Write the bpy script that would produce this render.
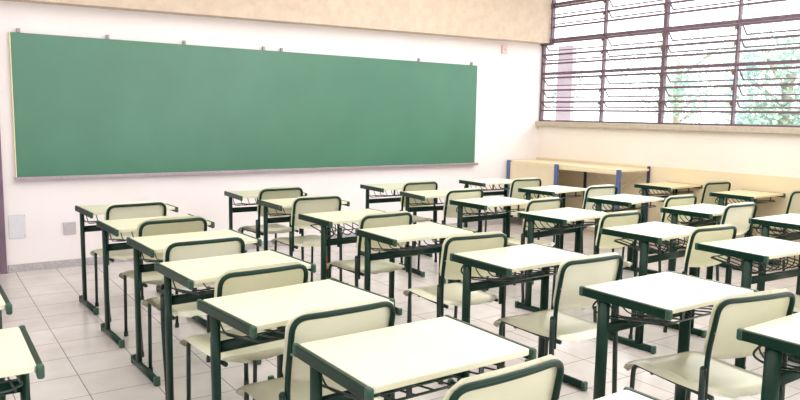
import bpy, bmesh, math, random
from mathutils import Vector, Matrix
S = bpy.context.scene
C = S.collection
for o in list(bpy.data.objects): bpy.data.objects.remove(o)
random.seed(7)

# ------------------------------------------------------------------ camera
F, YAW, PITCH, ROLL, HC = 705.308, 0.61285, 0.12044, 0.01804, 1.49604
cd = bpy.data.cameras.new('camera'); cd.sensor_width = 36.0; cd.lens = F / 800 * 36
cd.clip_start = 0.05; cd.clip_end = 300
cam = bpy.data.objects.new('camera', cd); C.objects.link(cam)
fw = Vector((math.sin(YAW)*math.cos(PITCH), math.cos(YAW)*math.cos(PITCH), -math.sin(PITCH)))
rr = Vector((math.cos(YAW), -math.sin(YAW), 0)); uu = rr.cross(fw)
r2 = rr*math.cos(ROLL) + uu*math.sin(ROLL); u2 = -rr*math.sin(ROLL) + uu*math.cos(ROLL)
m = Matrix.Identity(4)
for i in range(3):
    m[i][0] = r2[i]; m[i][1] = u2[i]; m[i][2] = -fw[i]
m[2][3] = HC
cam.matrix_world = m
S.camera = cam

# ------------------------------------------------------------------ world, fill lights, exposure
S.view_settings.view_transform = 'Standard'
S.view_settings.look = 'None'
S.view_settings.gamma = 1.0
S.view_settings.use_curve_mapping = False
S.view_settings.exposure = 0.2

w = bpy.data.worlds.new('world'); S.world = w; w.use_nodes = True
nt = w.node_tree; nt.nodes.clear()
out = nt.nodes.new('ShaderNodeOutputWorld'); bg = nt.nodes.new('ShaderNodeBackground')
tc = nt.nodes.new('ShaderNodeTexCoord'); sx = nt.nodes.new('ShaderNodeSeparateXYZ')
mr = nt.nodes.new('ShaderNodeMapRange'); cr = nt.nodes.new('ShaderNodeValToRGB')
nt.links.new(tc.outputs['Generated'], sx.inputs[0])
nt.links.new(sx.outputs['X'], mr.inputs['Value'])
mr.inputs['From Min'].default_value = -0.3; mr.inputs['From Max'].default_value = 0.8
mr.inputs['To Min'].default_value = 0.9; mr.inputs['To Max'].default_value = 3.2
m2 = nt.nodes.new('ShaderNodeMapRange'); m2.interpolation_type = 'SMOOTHSTEP'     # overcast sky: brighter overhead than at the horizon
m2.inputs['From Min'].default_value = 0.22; m2.inputs['From Max'].default_value = 0.6; m2.inputs['To Min'].default_value = 1.0; m2.inputs['To Max'].default_value = 3.2
nt.links.new(sx.outputs['Z'], m2.inputs['Value'])
mu = nt.nodes.new('ShaderNodeMath'); mu.operation = 'MULTIPLY'
nt.links.new(mr.outputs[0], mu.inputs[0]); nt.links.new(m2.outputs[0], mu.inputs[1])
nt.links.new(mu.outputs[0], bg.inputs['Strength'])
bg.inputs['Color'].default_value = (0.97, 0.975, 1.0, 1)
nt.links.new(bg.outputs[0], out.inputs[0])

def area(name, loc, rot, sxx, syy, power, col):
    l = bpy.data.lights.new(name, 'AREA'); l.shape = 'RECTANGLE'; l.size = sxx; l.size_y = syy
    l.energy = power; l.color = col
    o = bpy.data.objects.new(name, l); o.location = loc; o.rotation_euler = rot; C.objects.link(o); return o
# two broad unseen fill lights added under the ceiling to brighten the room
area('ceiling_fill', (1.8, 3.6, 3.45), (0, 0, 0), 4.5, 5.0, 110, (1.0, 0.985, 0.98))
area('ceiling_fill', (5.2, 3.6, 3.45), (0, 0, 0), 3.0, 5.5, 130, (1.0, 0.985, 0.98))

# ------------------------------------------------------------------ materials
def srgb(r, g, b):
    f = lambda c: c/12.92 if c <= 0.04045 else ((c+0.055)/1.055)**2.4
    return (f(r/255), f(g/255), f(b/255), 1)
def mat(name, col, rough=0.5, metal=0.0, noise=None, bump=None, spec=0.5, coat=0.0):
    """noise = (scale, darker colour, amount); bump = (scale, strength)"""
    mt = bpy.data.materials.new(name); mt.use_nodes = True
    n = mt.node_tree; b = n.nodes['Principled BSDF']
    b.inputs['Base Color'].default_value = col; b.inputs['Roughness'].default_value = rough
    b.inputs['Metallic'].default_value = metal; b.inputs['Specular IOR Level'].default_value = spec
    b.inputs['Coat Weight'].default_value = coat; b.inputs['Coat Roughness'].default_value = 0.15
    t = n.nodes.new('ShaderNodeTexCoord')
    if noise:
        nz = n.nodes.new('ShaderNodeTexNoise'); nz.inputs['Scale'].default_value = noise[0]; nz.inputs['Detail'].default_value = 6
        n.links.new(t.outputs['Object'], nz.inputs['Vector'])
        rp = n.nodes.new('ShaderNodeValToRGB')
        rp.color_ramp.elements[0].position = 0.35; rp.color_ramp.elements[1].position = 0.65
        a = noise[2]; d = noise[1]
        rp.color_ramp.elements[0].color = tuple(col[i]*(1-a)+d[i]*a for i in range(3)) + (1,)
        rp.color_ramp.elements[1].color = col
        n.links.new(nz.outputs['Fac'], rp.inputs['Fac']); n.links.new(rp.outputs['Color'], b.inputs['Base Color'])
    if bump:
        nz = n.nodes.new('ShaderNodeTexNoise'); nz.inputs['Scale'].default_value = bump[0]; nz.inputs['Detail'].default_value = 4
        n.links.new(t.outputs['Object'], nz.inputs['Vector'])
        bp = n.nodes.new('ShaderNodeBump'); bp.inputs['Strength'].default_value = bump[1]; bp.inputs['Distance'].default_value = 0.01
        n.links.new(nz.outputs['Fac'], bp.inputs['Height']); n.links.new(bp.outputs['Normal'], b.inputs['Normal'])
    return mt
M = {}
M['wall'] = mat('painted_wall', srgb(238, 231, 231), 0.6, noise=(1.3, srgb(230, 222, 222), .5), bump=(60, .05))
M['wall_right'] = mat('cream_wall', srgb(237, 229, 219), 0.6, noise=(1.3, srgb(231, 222, 210), .6), bump=(60, .05))
M['wainscot'] = mat('beige_wainscot', srgb(233, 216, 182), 0.4, noise=(2, srgb(226, 207, 170), .5))
M['concrete'] = mat('beam_concrete', srgb(210, 192, 174), 0.8, noise=(11, srgb(188, 168, 148), .5), bump=(30, .2))
M['sill'] = mat('sill_stone', srgb(192, 180, 162), 0.7, noise=(20, srgb(172, 160, 142), .6))
M['ceiling'] = mat('ceiling_paint', srgb(240, 234, 226), 0.8, noise=(2, srgb(225, 220, 212), .4))
M['base'] = mat('baseboard_stone', srgb(188, 182, 182), 0.4, noise=(60, srgb(150, 146, 150), .7))
M['board'] = mat('chalkboard_green', srgb(62, 120, 94), 0.34, noise=(1.6, srgb(52, 108, 84), .6), spec=0.8)
M['alu'] = mat('tray_aluminium', srgb(180, 165, 172), 0.35, 0.7, noise=(30, srgb(150, 140, 150), .4))
M['alu_light'] = mat('clip_metal', srgb(176, 166, 172), 0.4, 0.4, noise=(80, srgb(100, 95, 105), .5))
M['cream_edge'] = mat('board_edge_strip', srgb(225, 220, 180), 0.5, noise=(10, srgb(205, 200, 160), .4))
M['door'] = mat('purple_brown_paint', srgb(120, 98, 112), 0.45, noise=(4, srgb(95, 76, 90), .6))
M['top'] = mat('cream_laminate', srgb(226, 224, 198), 0.3, noise=(14, srgb(221, 218, 190), .6), spec=0.55, coat=0.2)
M['seat'] = mat('cream_plastic', srgb(229, 228, 206), 0.22, noise=(10, srgb(224, 222, 198), .5), spec=0.5, coat=0.2)
M['green'] = mat('green_steel', srgb(5, 46, 33), 0.32, noise=(25, srgb(3, 36, 25), .5), spec=0.25)
M['green_cap'] = mat('green_plastic', srgb(44, 84, 66), 0.42, noise=(40, srgb(34, 62, 50), .5))
M['dark'] = mat('black_green_steel', srgb(8, 38, 28), 0.35, noise=(25, srgb(14, 34, 30), .5))
M['wire'] = mat('rack_wire', srgb(12, 36, 30), 0.3, noise=(25, srgb(16, 40, 36), .5))
M['blue'] = mat('blue_paint', srgb(92, 108, 152), 0.4, noise=(12, srgb(72, 88, 130), .5))
M['navy'] = mat('dark_blue_paint', srgb(52, 52, 92), 0.4, noise=(12, srgb(40, 40, 74), .5))
M['wood'] = mat('light_wood', srgb(234, 219, 186), 0.35, noise=(5, srgb(225, 208, 170), .6))
M['wood_panel'] = mat('pale_panel', srgb(234, 218, 186), 0.45, noise=(5, srgb(226, 208, 174), .6))
M['frame'] = mat('window_steel', srgb(106, 84, 98), 0.45, noise=(15, srgb(84, 66, 78), .5))  # purplish bloom from the bright window is mixed into the frame colour
M['lever'] = mat('lever_brass', srgb(140, 120, 90), 0.4, 0.5, noise=(30, srgb(100, 84, 70), .5))
M['plate'] = mat('grey_plate', srgb(190, 184, 186), 0.45, noise=(30, srgb(176, 170, 172), .5))
M['patch'] = mat('pale_blue_grey_paint', srgb(214, 214, 220), 0.55, noise=(12, srgb(204, 204, 212), .6))
M['switch'] = mat('pinkish_plate', srgb(238, 200, 196), 0.45, noise=(20, srgb(226, 188, 184), .5))
M['orange'] = mat('orange_sticker', srgb(222, 110, 60), 0.45, noise=(30, srgb(200, 90, 50), .5))
M['leaf'] = mat('foliage', srgb(190, 210, 184), 0.6, noise=(1.5, srgb(150, 188, 192), .9))
M['bark'] = mat('bark', srgb(186, 178, 170), 0.85, noise=(6, srgb(150, 142, 134), .8))
M['ground'] = mat('yard_ground', srgb(200, 192, 178), 0.8, noise=(1, srgb(170, 170, 140), .6))
M['pillar'] = mat('pink_render', srgb(182, 166, 178), 0.8, noise=(3, srgb(168, 152, 164), .5))

# floor tiles
mt = bpy.data.materials.new('floor_tiles'); mt.use_nodes = True; n = mt.node_tree; b = n.nodes['Principled BSDF']
t = n.nodes.new('ShaderNodeTexCoord'); mp = n.nodes.new('ShaderNodeMapping')
mp.inputs['Location'].default_value = (0.335-0.012, 0.165, 0); mp.inputs['Rotation'].default_value = (0, 0, math.radians(0.7))
br = n.nodes.new('ShaderNodeTexBrick'); br.offset = 0.0; br.inputs['Scale'].default_value = 1.0
br.inputs['Brick Width'].default_value = 0.335; br.inputs['Row Height'].default_value = 0.335
br.inputs['Mortar Size'].default_value = 0.0035; br.inputs['Mortar Smooth'].default_value = 0.3
br.inputs['Color1'].default_value = srgb(212, 205, 202); br.inputs['Color2'].default_value = srgb(205, 198, 195)
br.inputs['Mortar'].default_value = srgb(146, 134, 128)
nz = n.nodes.new('ShaderNodeTexNoise'); nz.inputs['Scale'].default_value = 4; nz.inputs['Detail'].default_value = 8
mx = n.nodes.new('ShaderNodeMix'); mx.data_type = 'RGBA'; mx.blend_type = 'MULTIPLY'; mx.inputs['Factor'].default_value = 1
rp = n.nodes.new('ShaderNodeValToRGB'); rp.color_ramp.elements[0].color = (.86, .85, .84, 1); rp.color_ramp.elements[1].color = (1, 1, 1, 1)
rp.color_ramp.elements[0].position = .3; rp.color_ramp.elements[1].position = .65
n.links.new(t.outputs['Object'], mp.inputs[0]); n.links.new(mp.outputs[0], br.inputs['Vector']); n.links.new(t.outputs['Object'], nz.inputs['Vector'])
n.links.new(nz.outputs['Fac'], rp.inputs['Fac']); n.links.new(br.outputs['Color'], mx.inputs['A']); n.links.new(rp.outputs['Color'], mx.inputs['B'])
n.links.new(mx.outputs['Result'], b.inputs['Base Color']); b.inputs['Roughness'].default_value = 0.22
bp = n.nodes.new('ShaderNodeBump'); bp.inputs['Strength'].default_value = .3; bp.inputs['Distance'].default_value = .002; bp.invert = True
n.links.new(br.outputs['Fac'], bp.inputs['Height']); n.links.new(bp.outputs['Normal'], b.inputs['Normal'])
M['floor'] = mt
# window glass: clear pane with a fresnel reflection
mt = bpy.data.materials.new('clear_glass'); mt.use_nodes = True; n = mt.node_tree; n.nodes.clear()
o_ = n.nodes.new('ShaderNodeOutputMaterial'); ms = n.nodes.new('ShaderNodeMixShader'); tr = n.nodes.new('ShaderNodeBsdfTransparent')
gl = n.nodes.new('ShaderNodeBsdfGlossy'); fr = n.nodes.new('ShaderNodeLayerWeight'); gl.inputs['Roughness'].default_value = 0.02
tr.inputs['Color'].default_value = (.95, .97, .96, 1); fr.inputs['Blend'].default_value = 0.5
mm = n.nodes.new('ShaderNodeMapRange'); mm.inputs['To Min'].default_value = 0.02; mm.inputs['To Max'].default_value = 0.22
pw = n.nodes.new('ShaderNodeMath'); pw.operation = 'POWER'; pw.inputs[1].default_value = 4
n.links.new(fr.outputs['Facing'], pw.inputs[0]); n.links.new(pw.outputs[0], mm.inputs['Value']); n.links.new(mm.outputs[0], ms.inputs[0]); n.links.new(tr.outputs[0], ms.inputs[1]); n.links.new(gl.outputs[0], ms.inputs[2]); n.links.new(ms.outputs[0], o_.inputs[0])
M['glass'] = mt

# ------------------------------------------------------------------ helpers
def obj(name, bm, material, parent=None, smooth=False):
    me = bpy.data.meshes.new(name); bmesh.ops.recalc_face_normals(bm, faces=bm.faces[:]); bm.to_mesh(me); bm.free()
    if smooth:
        for p in me.polygons: p.use_smooth = True
    o = bpy.data.objects.new(name, me); C.objects.link(o); me.materials.append(M[material])
    if parent: o.parent = parent
    return o
def add_box(bm, x0, x1, y0, y1, z0, z1, bev=0.0, seg=2):
    r = bmesh.ops.create_cube(bm, size=1.0)
    vs = r['verts']
    for v in vs:
        v.co = Vector((x0+(v.co.x+.5)*(x1-x0), y0+(v.co.y+.5)*(y1-y0), z0+(v.co.z+.5)*(z1-z0)))
    if bev > 0:
        es = list({e for v in vs for e in v.link_edges})
        bmesh.ops.bevel(bm, geom=es, offset=bev, segments=seg, affect='EDGES', profile=0.5)
    return bm
def box(*a, **k): return add_box(bmesh.new(), *a, **k)
def smooth_path(pts, rad, n=5):
    """round the corners of a polyline"""
    P = [Vector(p) for p in pts]; out = [P[0]]
    for i in range(1, len(P)-1):
        a, b_, c = P[i-1], P[i], P[i+1]
        r = min(rad, (a-b_).length*.49, (c-b_).length*.49)
        s = b_+(a-b_).normalized()*r; e = b_+(c-b_).normalized()*r
        for k in range(n+1):
            u = k/n; out.append(s*(1-u)**2 + b_*2*u*(1-u) + e*u*u)
    out.append(P[-1]); return out
def add_tube(bm, pts, r, seg=10, flat=None, up=None):
    """round or (flat=(a,b)) oval tube along points, capped"""
    P = [Vector(p) for p in pts]; rings = []; prev = None
    for i, p in enumerate(P):
        t = (P[min(i+1, len(P)-1)]-P[max(i-1, 0)]).normalized()
        if prev is None:
            ref = Vector(up) if up else (Vector((0, 0, 1)) if abs(t.z) < .9 else Vector((1, 0, 0)))
            n1 = (ref - t*ref.dot(t)).normalized()
        else:
            n1 = (prev - t*prev.dot(t)).normalized()
        prev = n1; n2 = t.cross(n1)
        a, b_ = flat if flat else (r, r)
        rings.append([bm.verts.new(p + n1*math.cos(2*math.pi*k/seg)*a + n2*math.sin(2*math.pi*k/seg)*b_) for k in range(seg)])
    for i in range(len(rings)-1):
        for k in range(seg):
            bm.faces.new((rings[i][k], rings[i][(k+1) % seg], rings[i+1][(k+1) % seg], rings[i+1][k]))
    bm.faces.new(rings[0][::-1]); bm.faces.new(rings[-1])
    return bm
def tube(pts, r, **k): return add_tube(bmesh.new(), pts, r, **k)
def rounded_plate(w, d, rad, z0, z1, x=0, y=0, bev=.002, n=5):
    bm = bmesh.new(); ring = []
    for sx_, sy_, a0 in ((1, 1, 0), (-1, 1, 90), (-1, -1, 180), (1, -1, 270)):
        for k in range(n+1):
            a = math.radians(a0+90*k/n)
            ring.append(bm.verts.new((x+sx_*(w/2-rad)+rad*math.cos(a), y+sy_*(d/2-rad)+rad*math.sin(a), z0)))
    f = bm.faces.new(ring)
    r = bmesh.ops.extrude_face_region(bm, geom=[f])
    for v in [g for g in r['geom'] if isinstance(g, bmesh.types.BMVert)]: v.co.z = z1
    if bev:
        es = [e for e in bm.edges if abs(e.verts[0].co.z-e.verts[1].co.z) < 1e-6]
        bmesh.ops.bevel(bm, geom=es, offset=bev, segments=2, affect='EDGES')
    return bm
def empty(name, loc, rz=0.0):
    o = bpy.data.objects.new(name, None); o.empty_display_size = .2; o.location = loc; o.rotation_euler = (0, 0, rz); C.objects.link(o); return o
def tag(o, label, cat, group=None, kind=None):
    o['label'] = label; o['category'] = cat
    if group: o['group'] = group
    if kind: o['kind'] = kind
    return o
def struct(name, bm, m_, **k):
    o = obj(name, bm, m_, **k); o['kind'] = 'structure'; return o
def copy_tree(o, parent=None):
    c = o.copy(); C.objects.link(c)
    if parent: c.parent = parent
    for ch in list(o.children): copy_tree(ch, c)
    return c

# ------------------------------------------------------------------ room shell
XR, YB, CEIL = 7.46, 7.20, 3.55
YN, XL = -3.0, -2.6            # how far the room runs behind and left of the camera
SILL = 1.437
f_ = struct('floor', box(XL, XR+.25, YN, YB+.2, -.1, 0), 'floor')
struct('ceiling', box(XL, XR+.25, YN, YB+.2, CEIL, CEIL+.15), 'ceiling')
DX0, DX1 = -0.25, 0.70         # door opening in the front wall, left of the board
bm = bmesh.new()
add_box(bm, DX1-.02, XR+.25, YB, YB+.2, 0, CEIL); add_box(bm, XL, DX0+.02, YB, YB+.2, 0, CEIL); add_box(bm, DX0+.02, DX1-.02, YB, YB+.2, 2.15, CEIL)
struct('wall_front', bm, 'wall')
bm = bmesh.new()
add_box(bm, XR, XR+.25, YN, YB, 0, 1.40)
struct('wall_right', bm, 'wall_right')
bm = box(XR-.012, XR, YN, YB, 0, .93, bev=.003)
struct('trim_1', bm, 'wainscot')                    # painted lower band of the window wall
bm = box(XR-.06, XR+.27, YN, YB, 1.372, SILL, bev=.006)
struct('trim_2', bm, 'sill')                        # window sill
# concrete beam along the front wall, its soffit rising slightly to the right
bm = bmesh.new(); add_box(bm, XL, XR+.0, 7.04, YB, 2.4, CEIL, bev=.006)
for v in bm.verts:
    if v.co.z < 2.6: v.co.z += .0 + (v.co.x-XL)*.0148 - .026
struct('trim_3', bm, 'concrete')
bm = box(XR-.10, XR-.0, 7.035, 7.05, 2.485, 2.535, bev=.004)
bm = bmesh.new()
for k in range(20):
    x0 = DX1+.01+k*.34
    if x0 < XR-.06: add_box(bm, x0+.001, min(x0+.339, XR-.014), YB-.012, YB, 0, .072, bev=.002)
struct('baseboard_front', bm, 'base')
bm = bmesh.new(); add_box(bm, XL, XL+.15, YN, YB, 0, CEIL)
# the left (corridor) wall carries a band of high openings
bm.free(); bm = bmesh.new(); add_box(bm, XL-.15, XL, YN, YB+.2, 0, 1.3); add_box(bm, XL-.15, XL, YN, YB+.2, 3.0, CEIL)
struct('wall_left', bm, 'wall')

# door in the front wall
d = empty('door_1', ((DX0+DX1)/2, YB, 0)); d['kind'] = 'structure'
hw = (DX1-DX0)/2
bm = bmesh.new(); add_box(bm, -hw, -hw+.05, -.035, .10, 0, 2.15, bev=.003); add_box(bm, hw-.05, hw+.0, -.035, .10, 0, 2.15, bev=.003); add_box(bm, -hw, hw, -.035, .10, 2.10, 2.15, bev=.003)
obj('door_frame', bm, 'door', d)
lf = obj('door_leaf', box(-hw+.05, hw-.05, .02, .06, .01, 2.10, bev=.003), 'door', d)
obj('door_handle', tube(smooth_path([(-hw+.12, .02, 1.02), (-hw+.12, -.04, 1.02), (-hw+.24, -.04, 1.02)], .02), .009), 'alu', lf, smooth=True)

# ------------------------------------------------------------------ window of the right wall
WY = [7.20, 6.117, 5.222, 4.312, 3.40, 2.49, 1.58, .67, -.24]
win = empty('window_1', (XR, 0, 0)); win['kind'] = 'structure'
x0, x1 = .02, .06
bm = bmesh.new()
for i, y in enumerate(WY):
    wdt = .045 if i in (2, 4, 6, 8) else (.022 if i else .03)
    add_box(bm, x0-.008, x1+.01, y-wdt/2 - (0.02 if i == 0 else 0), y+wdt/2 - (0.02 if i == 0 else 0), SILL, CEIL, bev=.002)
add_box(bm, -.004, x1, 7.008, 7.036, 2.50, CEIL, bev=.002); add_box(bm, -.03, x1, 7.036, 7.19, 2.497, 2.520, bev=.002)   # jamb beside the beam end
obj('window_frame', bm, 'frame', win)
modules = [(SILL+.008, 2.105, [2.045, 1.875, 1.710], 1.592), (2.105, 2.567, [2.530, 2.365], 2.243), (2.567, 3.05, [3.01, 2.862], 2.74), (3.05, CEIL, [3.49, 3.33], 3.20)]
for i in range(len(WY)-1):
    ya, yb = WY[i+1]+.02, WY[i]-.02
    bm = bmesh.new()
    add_box(bm, x0, x1, ya, yb, SILL, SILL+.022)
    for (zb, zt, tops, rail) in modules:
        add_box(bm, x0-.004, x1, ya, yb, zt-.019, zt+.019, bev=.002)
        add_box(bm, x0, x1-.01, ya, yb, rail-.012, rail+.012, bev=.002)
    obj('rail', bm, 'frame', win)
    for (zb, zt, tops, rail) in modules:
        g = bmesh.new(); add_box(g, x0+.016, x0+.020, ya, yb, zb, rail)
        obj('fixed_pane', g, 'glass', win)
        for k, z in enumerate(tops):
            hgt = (z-(tops[k+1] if k+1 < len(tops) else rail))*.86
            dx, dz = hgt*.72, hgt*.69           # swung outwards at the bottom
            bm = bmesh.new()
            add_box(bm, x0, x0+.02, ya, yb, z-.013, z+.013, bev=.002)
            add_tube(bm, [(x0+dx, ya+.02, z-dz), (x0+dx, yb-.02, z-dz)], .0095, seg=6)
            for yy in (ya+.02, yb-.02):
                add_tube(bm, [(x0+.01, yy, z), (x0+dx, yy, z-dz)], .009, seg=6)
            v = obj('hopper_vent', bm, 'frame', win)
            g = bmesh.new()
            a = [g.verts.new(p) for p in ((x0+.01, ya+.02, z), (x0+.01, yb-.02, z), (x0+dx, yb-.02, z-dz), (x0+dx, ya+.02, z-dz))]
            f = g.faces.new(a); r = bmesh.ops.extrude_face_region(g, geom=[f])
            for q in [e for e in r['geom'] if isinstance(e, bmesh.types.BMVert)]: q.co += Vector((.0025, 0, .0025))
            obj('pane', g, 'glass', v)
            bm = bmesh.new(); add_box(bm, x0-.022, x0-.004, ya-.012, ya+.012, z-.035, z-.005, bev=.002)
            add_tube(bm, [(x0-.015, ya, z-.02), (x0+.03, ya+.03, z-.06)], .006, seg=6)
            obj('lever', bm, 'lever', v)

# ------------------------------------------------------------------ outside
g = struct('ground', box(XR+.25, 60, -40, 60, -.6, -.5), 'ground')
tag(obj('pillar', box(8.60, 8.68, 7.62, 7.93, -.5, 2.62, bev=.01), 'pillar'), 'pale pinkish rendered pillar standing outside the far end of the window', 'pillar')
def tree(x, y, h, r, seed, label, n=900):
    rnd = random.Random(seed)
    root = tag(empty('tree', (x, y, -.5)), label, 'tree', 'trees beyond the window')
    tb = bmesh.new()
    add_tube(tb, [(0, 0, 0), (.05, .03, h*.3), (-.05, .06, h*.55), (0, 0, h*.8)], .12, seg=8)
    for k in range(5):
        a = rnd.uniform(0, 6.28); add_tube(tb, [(0, .04, h*(.35+.08*k)), (math.cos(a)*r*.6, math.sin(a)*r*.6, h*(.5+.09*k))], .05, seg=6)
    obj('trunk', tb, 'bark', root, smooth=True)
    fb = bmesh.new()
    cl = [(rnd.gauss(0, r*.42), rnd.gauss(0, r*.42), h*rnd.uniform(.35, .95)) for _ in range(16)]
    for k in range(n):
        c = rnd.choice(cl); p = Vector((c[0]+rnd.gauss(0, r*.2), c[1]+rnd.gauss(0, r*.2), c[2]+rnd.gauss(0, r*.18)))
        u = Vector((rnd.gauss(0, 1), rnd.gauss(0, 1), rnd.gauss(0, 1))).normalized(); v = u.orthogonal().normalized(); s = rnd.uniform(.04, .10)
        fb.faces.new([fb.verts.new(p+u*s), fb.verts.new(p+v*s*.6), fb.verts.new(p-u*s), fb.verts.new(p-v*s*.6)])
    obj('foliage', fb, 'leaf', root)
tree(16.5, 8.2, 3.9, 1.6, 1, 'leafy tree outside, right half of the window, next to the frame edge', 4200)
tree(22.5, 15.0, 5.2, 2.0, 2, 'leafy tree outside, seen behind the right-hand thin mullion', 4200)
tree(20.5, 19.4, 3.9, 1.6, 3, 'leafy tree outside, seen behind the thick middle mullion', 2400)
tree(21.0, 25.0, 2.9, 1.2, 4, 'low pale bush-like tree outside, in the bay left of the thick mullion', 1500)

# ------------------------------------------------------------------ blackboard
bb = tag(empty('chalkboard', (3.53, YB-.004, .869)), 'long green chalkboard with an aluminium tray fixed to the front wall', 'blackboard')
bx = (.814-3.53, 6.246-3.53)
obj('writing_surface', box(bx[0], bx[1], -.035, -.004, 0, 1.287, bev=.002), 'board', bb)
obj('edge_strip', box(bx[0]-.010, bx[0], -.035, -.0, 0.0, 1.287, bev=.002), 'cream_edge', bb)
bm = box(bx[0]-.02, bx[1]+.05, -.05, -.0, -.020, 0.002, bev=.003)
add_box(bm, bx[0]-.02, bx[1]+.05, -.056, -.048, -.026, .006, bev=.002)
obj('chalk_tray', bm, 'alu', bb)
for px in (.88, 1.63, 2.36, 3.22, 3.43, 5.30, 6.16):
    bm = box(px-3.53-.014, px-3.53+.014, -.03, 0, 1.289, 1.328, bev=.003)
    add_tube(bm, [(px-3.53, -.03, 1.309), (px-3.53, -.036, 1.309)], .006, seg=8)
    obj('clip', bm, 'alu_light', bb)
# plates on the front wall
s = tag(empty('wall_socket_plate', (1.238, YB, .372)), 'square grey blank socket plate low on the front wall under the chalkboard', 'wall plate')
pl = obj('plate', box(-.055, .055, -.012, 0, -.058, .058, bev=.004), 'plate', s)
bm = bmesh.new()
for xx in (-.04, .04): add_tube(bm, [(xx, -.012, 0), (xx, -.0145, 0)], .004, seg=8)
obj('screw', bm, 'alu', pl)
p_ = tag(empty('wall_access_panel', (.80, YB, .42)), 'pale bluish square cover panel low on the front wall beside the door frame', 'wall panel')
obj('cover', box(-.068, .068, -.006, 0, -.11, .11, bev=.002), 'patch', p_)
bm = bmesh.new()
for zz in (-.085, .095): add_tube(bm, [(.06, -.006, zz), (.06, -.009, zz)], .005, seg=8)
obj('screw', bm, 'alu_light', p_)
p_ = tag(empty('wall_switch_box', (6.74, YB, 2.40)), 'small pinkish rectangular box high on the front wall right of the chalkboard', 'switch')
obj('cover', box(-.045, .045, -.03, 0, -.055, .055, bev=.005), 'switch', p_)
obj('knob', box(-.012, .012, -.036, -.028, -.02, .02, bev=.003), 'plate', p_)

# ------------------------------------------------------------------ tables along the window wall
def wall_table(y0, y1, label, closed):
    X0, X1, H = 6.86, 7.44, .895
    root = tag(empty('side_table', (X0, (y0+y1)/2, 0)), label, 'table', 'tables under the window')
    h = (y1-y0)/2; D_ = X1-X0
    obj('tabletop', box(.029, D_-.031, -h+.004, h-.004, H-.026, H, bev=.003), 'wood', root)
    for yy in (-h+.006, h-.056):
        if not (yy > 0 and not closed): obj('post', box(-.002, .028, yy, yy+.055, 0, H+.002, bev=.004), 'blue', root)
        if not (yy > 0 and not closed): obj('post', box(D_-.03, D_-.004, yy, yy+.03, 0, H+(.03 if yy < 0 and not closed else -.03), bev=.004), 'navy', root)
    bm = bmesh.new(); add_box(bm, .01, .035, -h+.062, h-.004, H-.06, H-.027, bev=.003); 
    obj('apron', bm, 'wood_panel', root)
    if closed:
        obj('modesty_panel', box(.012, .030, -h+.062, h-.004, .12, H-.061, bev=.003), 'wood_panel', root)
    else:
        bm = bmesh.new(); e = .004
        add_tube(bm, [(D_-.06, -h+.10, H-.06), (D_-.06, 0, H-.34)], .008, seg=8); add_tube(bm, [(D_-.06, h-.10, H-.06), (D_-.06, 0, H-.34)], .008, seg=8)
        obj('brace', bm, 'wood_panel', root)
wall_table(6.245, 7.18, 'beige table with closed front panel and blue posts in the corner by the front wall', True)
wall_table(5.27, 6.235, 'beige open-fronted table with blue posts, second from the corner under the window', False)

# ------------------------------------------------------------------ school desk
HT = .757
def make_desk():
    root = empty('school_desk', (0, 0, 0))
    obj('tabletop', rounded_plate(.604, .440, .012, HT-.02, HT-.001), 'top', root)
    for s in (-1, 1):
        xa, xb = sorted((s*.302, s*.320))
        eb = obj('end_bar', box(xa, xb, -.2225, .2225, HT-.040, HT+.000, bev=.005, seg=3), 'green', root, smooth=False)
        for t in (-1, 1):
            ya, yb = sorted((t*.205, t*.232))
            obj('end_cap', box(xa-.0015, xb+.0015, ya, yb, HT-.042, HT+.002, bev=.008, seg=3), 'green_cap', eb)
    for s in (-1, 1):
        obj('leg', tube([(s*.300, .105, .04), (s*.300, .105, HT-.03)], .02, seg=14, flat=(.015, .030), up=(1, 0, 0)), 'green', root, smooth=True)
        ft = obj('foot', tube([(s*.300, .205, .026), (s*.300, -.205, .026)], .02, seg=14, flat=(.024, .016), up=(0, 0, 1)), 'green', root, smooth=True)
        for t in (-1, 1):
            ya, yb = sorted((t*.203, t*.228))
            obj('foot_cap', box(s*.300-.0175, s*.300+.0175, ya, yb, 0.0, .052, bev=.008, seg=3), 'green_cap', ft)
    obj('crossbar', tube([(-.30, .105, .59), (.30, .105, .59)], .02, seg=14, flat=(.024, .013), up=(0, 0, 1)), 'green', root, smooth=True)
    bm = bmesh.new(); W_ = .270
    # far edge rises to the underside of the top; ribs run front to back
    n = 8
    for k in range(n):
        x = -W_ + .02 + (2*W_-.04)*k/(n-1)
        add_tube(bm, smooth_path([(x, .175, HT-.024), (x, .185, .68), (x, .13, .626), (x, -.165, .672)], .04, 4), .0035, seg=6)
    add_tube(bm, smooth_path([(-W_, .15, .722), (-W_, .20, .66), (-W_, .14, .640), (-W_, -.14, .680), (-W_+.03, -.168, .676), (W_-.03, -.168, .676), (W_, -.14, .680), (W_, .14, .640), (W_, .20, .66), (W_, .15, .722)], .05, 5), .0045, seg=8)
    add_tube(bm, [(-W_, .0, .648), (W_, .0, .648)], .0035, seg=6)
    for s in (-1, 1):                                    # short hangers from the top to the near wire
        add_box(bm, s*.14-.009, s*.14+.009, -.171, -.165, .674, HT-.018)
    obj('book_rack', bm, 'wire', root, smooth=False)
    return root

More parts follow.
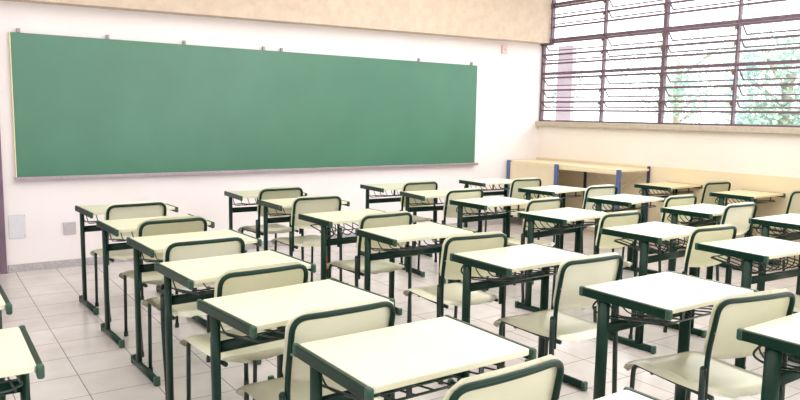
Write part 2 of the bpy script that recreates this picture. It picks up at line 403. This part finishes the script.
def make_chair():
    """origin on the floor under the back tube; +y is the way the sitter faces"""
    root = empty('school_chair', (0, 0, 0))
    # seat: dished plate with waterfall front
    bm = bmesh.new(); nx, ny = 14, 16; th = .013; grid = []
    prof = []
    for j in range(ny+1):
        v = j/ny; y = -.050 + .485*v
        z = .459 + .010*(1-v)**3 - .006*math.sin(math.pi*v)
        if v < .12: z -= .022*((.12-v)/.12)**2
        if v > .85: z -= .022*((v-.85)/.15)**2
        prof.append((y, z))
    prof.append((.444, prof[-1][1]-.018)); prof.append((.444, prof[-1][1]-.02))
    for j, (y, z) in enumerate(prof):
        v = min(1, j/ny); hw_ = .204 - .006*(1-v)
        if y < .06: hw_ = .090 + (hw_-.090)*math.sqrt(max(0, 1-((.06-y)/.1101)**2))
        if j >= len(prof)-1: hw_ -= .025
        row = []
        for i in range(nx+1):
            u = -1+2*i/nx
            row.append(bm.verts.new((u*hw_, y, z - .012*(1-u*u)*(1-v*.6) - (.014 if abs(u) > .99 else .004 if abs(u) > .8 else 0))))
        grid.append(row)
    fs = [bm.faces.new((grid[j][i], grid[j][i+1], grid[j+1][i+1], grid[j+1][i])) for j in range(len(grid)-1) for i in range(nx)]
    bmesh.ops.solidify(bm, geom=fs, thickness=th)
    obj('seat', bm, 'seat', root, smooth=True)
    # back rest: bent plate, its tube runs round the rear
    lean = math.tan(math.radians(9))
    yb_ = lambda z: -.002 - max(0, z-.60)*.16
    BT = .842; BB = .585; HWB = .220; rc = .055
    bm = bmesh.new(); ring = []
    for sx_, sz_, a0 in ((1, 1, 0), (-1, 1, 90), (-1, -1, 180), (1, -1, 270)):
        for k in range(7):
            a = math.radians(a0+90*k/6)
            ring.append((sx_*(HWB-rc)+rc*math.cos(a), (BT-rc if sz_ > 0 else BB+rc)+rc*math.sin(a)))
    # sampled as a grid clipped to the rounded outline, so that it can curve
    NXB, NZB = 16, 10; G_ = []
    for j in range(NZB+1):
        z = BB + (BT-BB)*j/NZB; dz = min(z-BB, BT-z)
        hw_ = HWB if dz >= rc else HWB - rc + math.sqrt(max(0, rc*rc-(rc-dz)**2))
        G_.append([bm.verts.new((hw_*(-1+2*i/NXB), yb_(z) + .013 - .016*(1-(-1+2*i/NXB)**2) , z + .010*(1-(-1+2*i/NXB)**2)*(1 if j == 0 else -0.6 if j == NZB else 0)*(-1))) for i in range(NXB+1)])
    fs = [bm.faces.new((G_[j][i], G_[j][i+1], G_[j+1][i+1], G_[j+1][i])) for j in range(NZB) for i in range(NXB)]
    bmesh.ops.solidify(bm, geom=fs, thickness=.009)
    bk = obj('backrest', bm, 'seat', root, smooth=True)
    for sx_ in (-1, 1):
        obj('rivet', tube([(sx_*.203, yb_(.70)+.014, .70), (sx_*.203, yb_(.70)-.013, .70)], .004, seg=8), 'alu', bk)
    # back frame: inverted U, top slightly bowed backwards
    pts = [(-.203, .0, .405), (-.203, 0, .60), (-.203, yb_(BT), BT-.018), (-.07, yb_(BT)-.013, BT-.018), (.07, yb_(BT)-.013, BT-.018), (.203, yb_(BT), BT-.018), (.203, 0, .60), (.203, .0, .405)]
    P = smooth_path(pts, .055, 6)
    obj('back_frame', tube(P, .0105, seg=10, up=(1, 0, 0)), 'green', root, smooth=True)
    for s in (-1, 1):
        # front leg bends under the seat and runs back as a side rail
        obj('front_leg', tube(smooth_path([(s*.172, .430, .012), (s*.172, .415, .432), (s*.172, -.01, .432)], .045, 6), .0105, seg=10, up=(1, 0, 0)), 'dark', root, smooth=True)
        rl = obj('rear_leg', tube(smooth_path([(s*.224, -.004, .555), (s*.224, -.004, .40), (s*.215, -.03, .012)], .1, 5), .0125, seg=10, up=(1, 0, 0)), 'dark', root, smooth=True)
        bm = bmesh.new(); bmesh.ops.create_uvsphere(bm, u_segments=10, v_segments=6, radius=.0128)
        for v in bm.verts: v.co += Vector((s*.224, -.004, .555))
        obj('tube_cap', bm, 'green', rl, smooth=True)
        for nm, x, y in (('front', s*.172, .430), ('rear', s*.215, -.03)):
            bm = tube([(x, y, 0), (x, y, .03)], .0145, seg=10)
            obj('rubber_foot', bm, 'dark', [c for c in root.children if c.name.startswith(nm+'_leg')][-1], smooth=False)
    for yy, zz in ((.10, .428), (.31, .422)):
        obj('stretcher', tube([(-.172, yy, zz), (.172, yy, zz)], .009, seg=8), 'dark', root, smooth=True)
    return root

ORD = ['', 'first', 'second', 'third', 'fourth', 'fifth', 'sixth', 'seventh']
COL = {'d': 'first full column', 'e': 'second full column', 'g': 'third full column', 'h': 'fourth full column'}
DESKS = [('d1', 1.374, 5.609, 2.4), ('d2', 1.349, 4.760, 2.1), ('d3', 1.354, 4.007, 1.4), ('d4', 1.298, 3.237, 2.6), ('d5', 1.249, 2.478, 4.9), ('d6', 1.309, 1.766, -0.1), ('d7', 1.292, 0.946, 0.0),
 ('a6', -0.020, 2.433, -0.9), ('a5', -0.020, 3.200, 0.0),
 ('e1', 2.73, 6.061, -3.1), ('e2', 2.746, 5.326, -0.8), ('e3', 2.674, 4.420, 1.8), ('e4', 2.672, 3.613, -0.6), ('e5', 2.70, 2.680, 0.5), ('e6', 2.726, 1.803, -0.8), ('e7', 2.726, 1.08, 0.0),
 ('g1', 4.225, 6.062, -2.4), ('g2', 4.204, 5.309, -6.4), ('g3', 4.240, 4.589, 2.5), ('g4', 4.209, 3.713, 4.5), ('g5', 4.157, 2.864, 2.0), ('g6', 4.189, 2.163, -4.2),
 ('h1', 5.562, 6.045, -1.6), ('h2', 5.562, 5.092, 6.0), ('h3', 5.542, 4.171, 6.6), ('h4', 5.518, 3.342, 1.1), ('h5', 5.580, 2.605, -0.9),
 ('i1', 7.13, 4.808, 0.8), ('i2', 7.10, 3.863, 0.5)]
REVERSED = {'e3', 'g5', 'g6'}
CHAIRS = [('d1', 1.335, 5.20, 3.5), ('d2', 1.33, 4.34, 2.5), ('d3', 1.26, 3.57, .5), ('d4', 1.235, 2.79, 2.5), ('d5', 1.215, 2.08, .5), ('d6', 1.275, 1.33, 1.4),
 ('e1', 2.70, 5.69, 2), ('e2', 2.68, 4.98, -2), ('e3', 2.63, 3.92, 2), ('e4', 2.61, 2.98, -6.4), ('e5', 2.68, 2.22, -2.3), ('e6', 2.665, 1.41, -10.9),
 ('g1', 4.18, 5.62, 1.1), ('g2', 4.13, 4.88, -.9), ('g3', 4.25, 4.02, 2.5), ('g4', 4.14, 3.18, -1.3), ('g5', 4.13, 2.47, -5.6), ('g6', 4.22, 1.72, -3),
 ('h1', 5.47, 5.44, -2.1), ('h2', 5.60, 4.54, -3.7), ('h3', 5.54, 3.63, -2), ('h4', 5.47, 3.05, -2.8), ('i1', 7.16, 4.26, -5.6), ('i2', 7.13, 3.36, -3)]
def desk_label(k):
    c, r = k[0], int(k[1])
    if k == 'd7': return 'school desk at the bottom edge, only a cream corner of its top showing'
    if k == 'a6': return 'nearer of the two cut-off school desks at the left edge'
    if k == 'a5': return 'farther of the two cut-off school desks at the left edge'
    if k == 'e7': return 'school desk cut off at the lower right, in front of the largest chair back'
    if c == 'i': return ('farther' if r == 1 else 'nearer') + ' of the two beige-topped school desks against the window wall'
    return 'cream and green school desk, %s from the chalkboard in %s from left' % (ORD[r], COL[c].replace(' column', ' row'))
def chair_label(k):
    c, r = k[0], int(k[1])
    if c == 'i': return 'school chair at the %s of the two desks against the window wall' % ('farther' if r == 1 else 'nearer')
    return 'school chair at the %s desk from the chalkboard, %s from left' % (ORD[r], COL[c])
pd = make_desk(); pc = make_chair()
for i, (k, x, y, a) in enumerate(DESKS):
    o = pd if i == 0 else copy_tree(pd)
    o.location = (x, y, 0); o.rotation_euler = (0, 0, math.radians(a + (180 if k in REVERSED else 0)))
    tag(o, desk_label(k), 'desk', 'school desks in columns')
for i, (k, x, y, a) in enumerate(CHAIRS):
    o = pc if i == 0 else copy_tree(pc)
    o.location = (x, y, 0); o.rotation_euler = (0, 0, math.radians(a))
    tag(o, chair_label(k), 'chair', 'school chairs at the desks')

for o in bpy.data.objects:
    if o.get('label', '').startswith('cream and green school desk, third') and 'second full' in o['label']:
        st = obj('sticker', box(.281, .285, .088, .122, .40, .50, bev=.0015), 'orange', o); st['label'] = 'orange sticker'

# tops of the two desks by the window wall are coloured beige
beige = mat('beige_top', srgb(226, 208, 168), 0.35, noise=(14, srgb(219, 200, 158), .6))
for o in [x for x in bpy.data.objects if 'beige-topped school desk' in x.get('label', '')]:
    for c in o.children:
        if c.name.startswith('tabletop'):
            c.data = c.data.copy(); c.data.materials[0] = beige
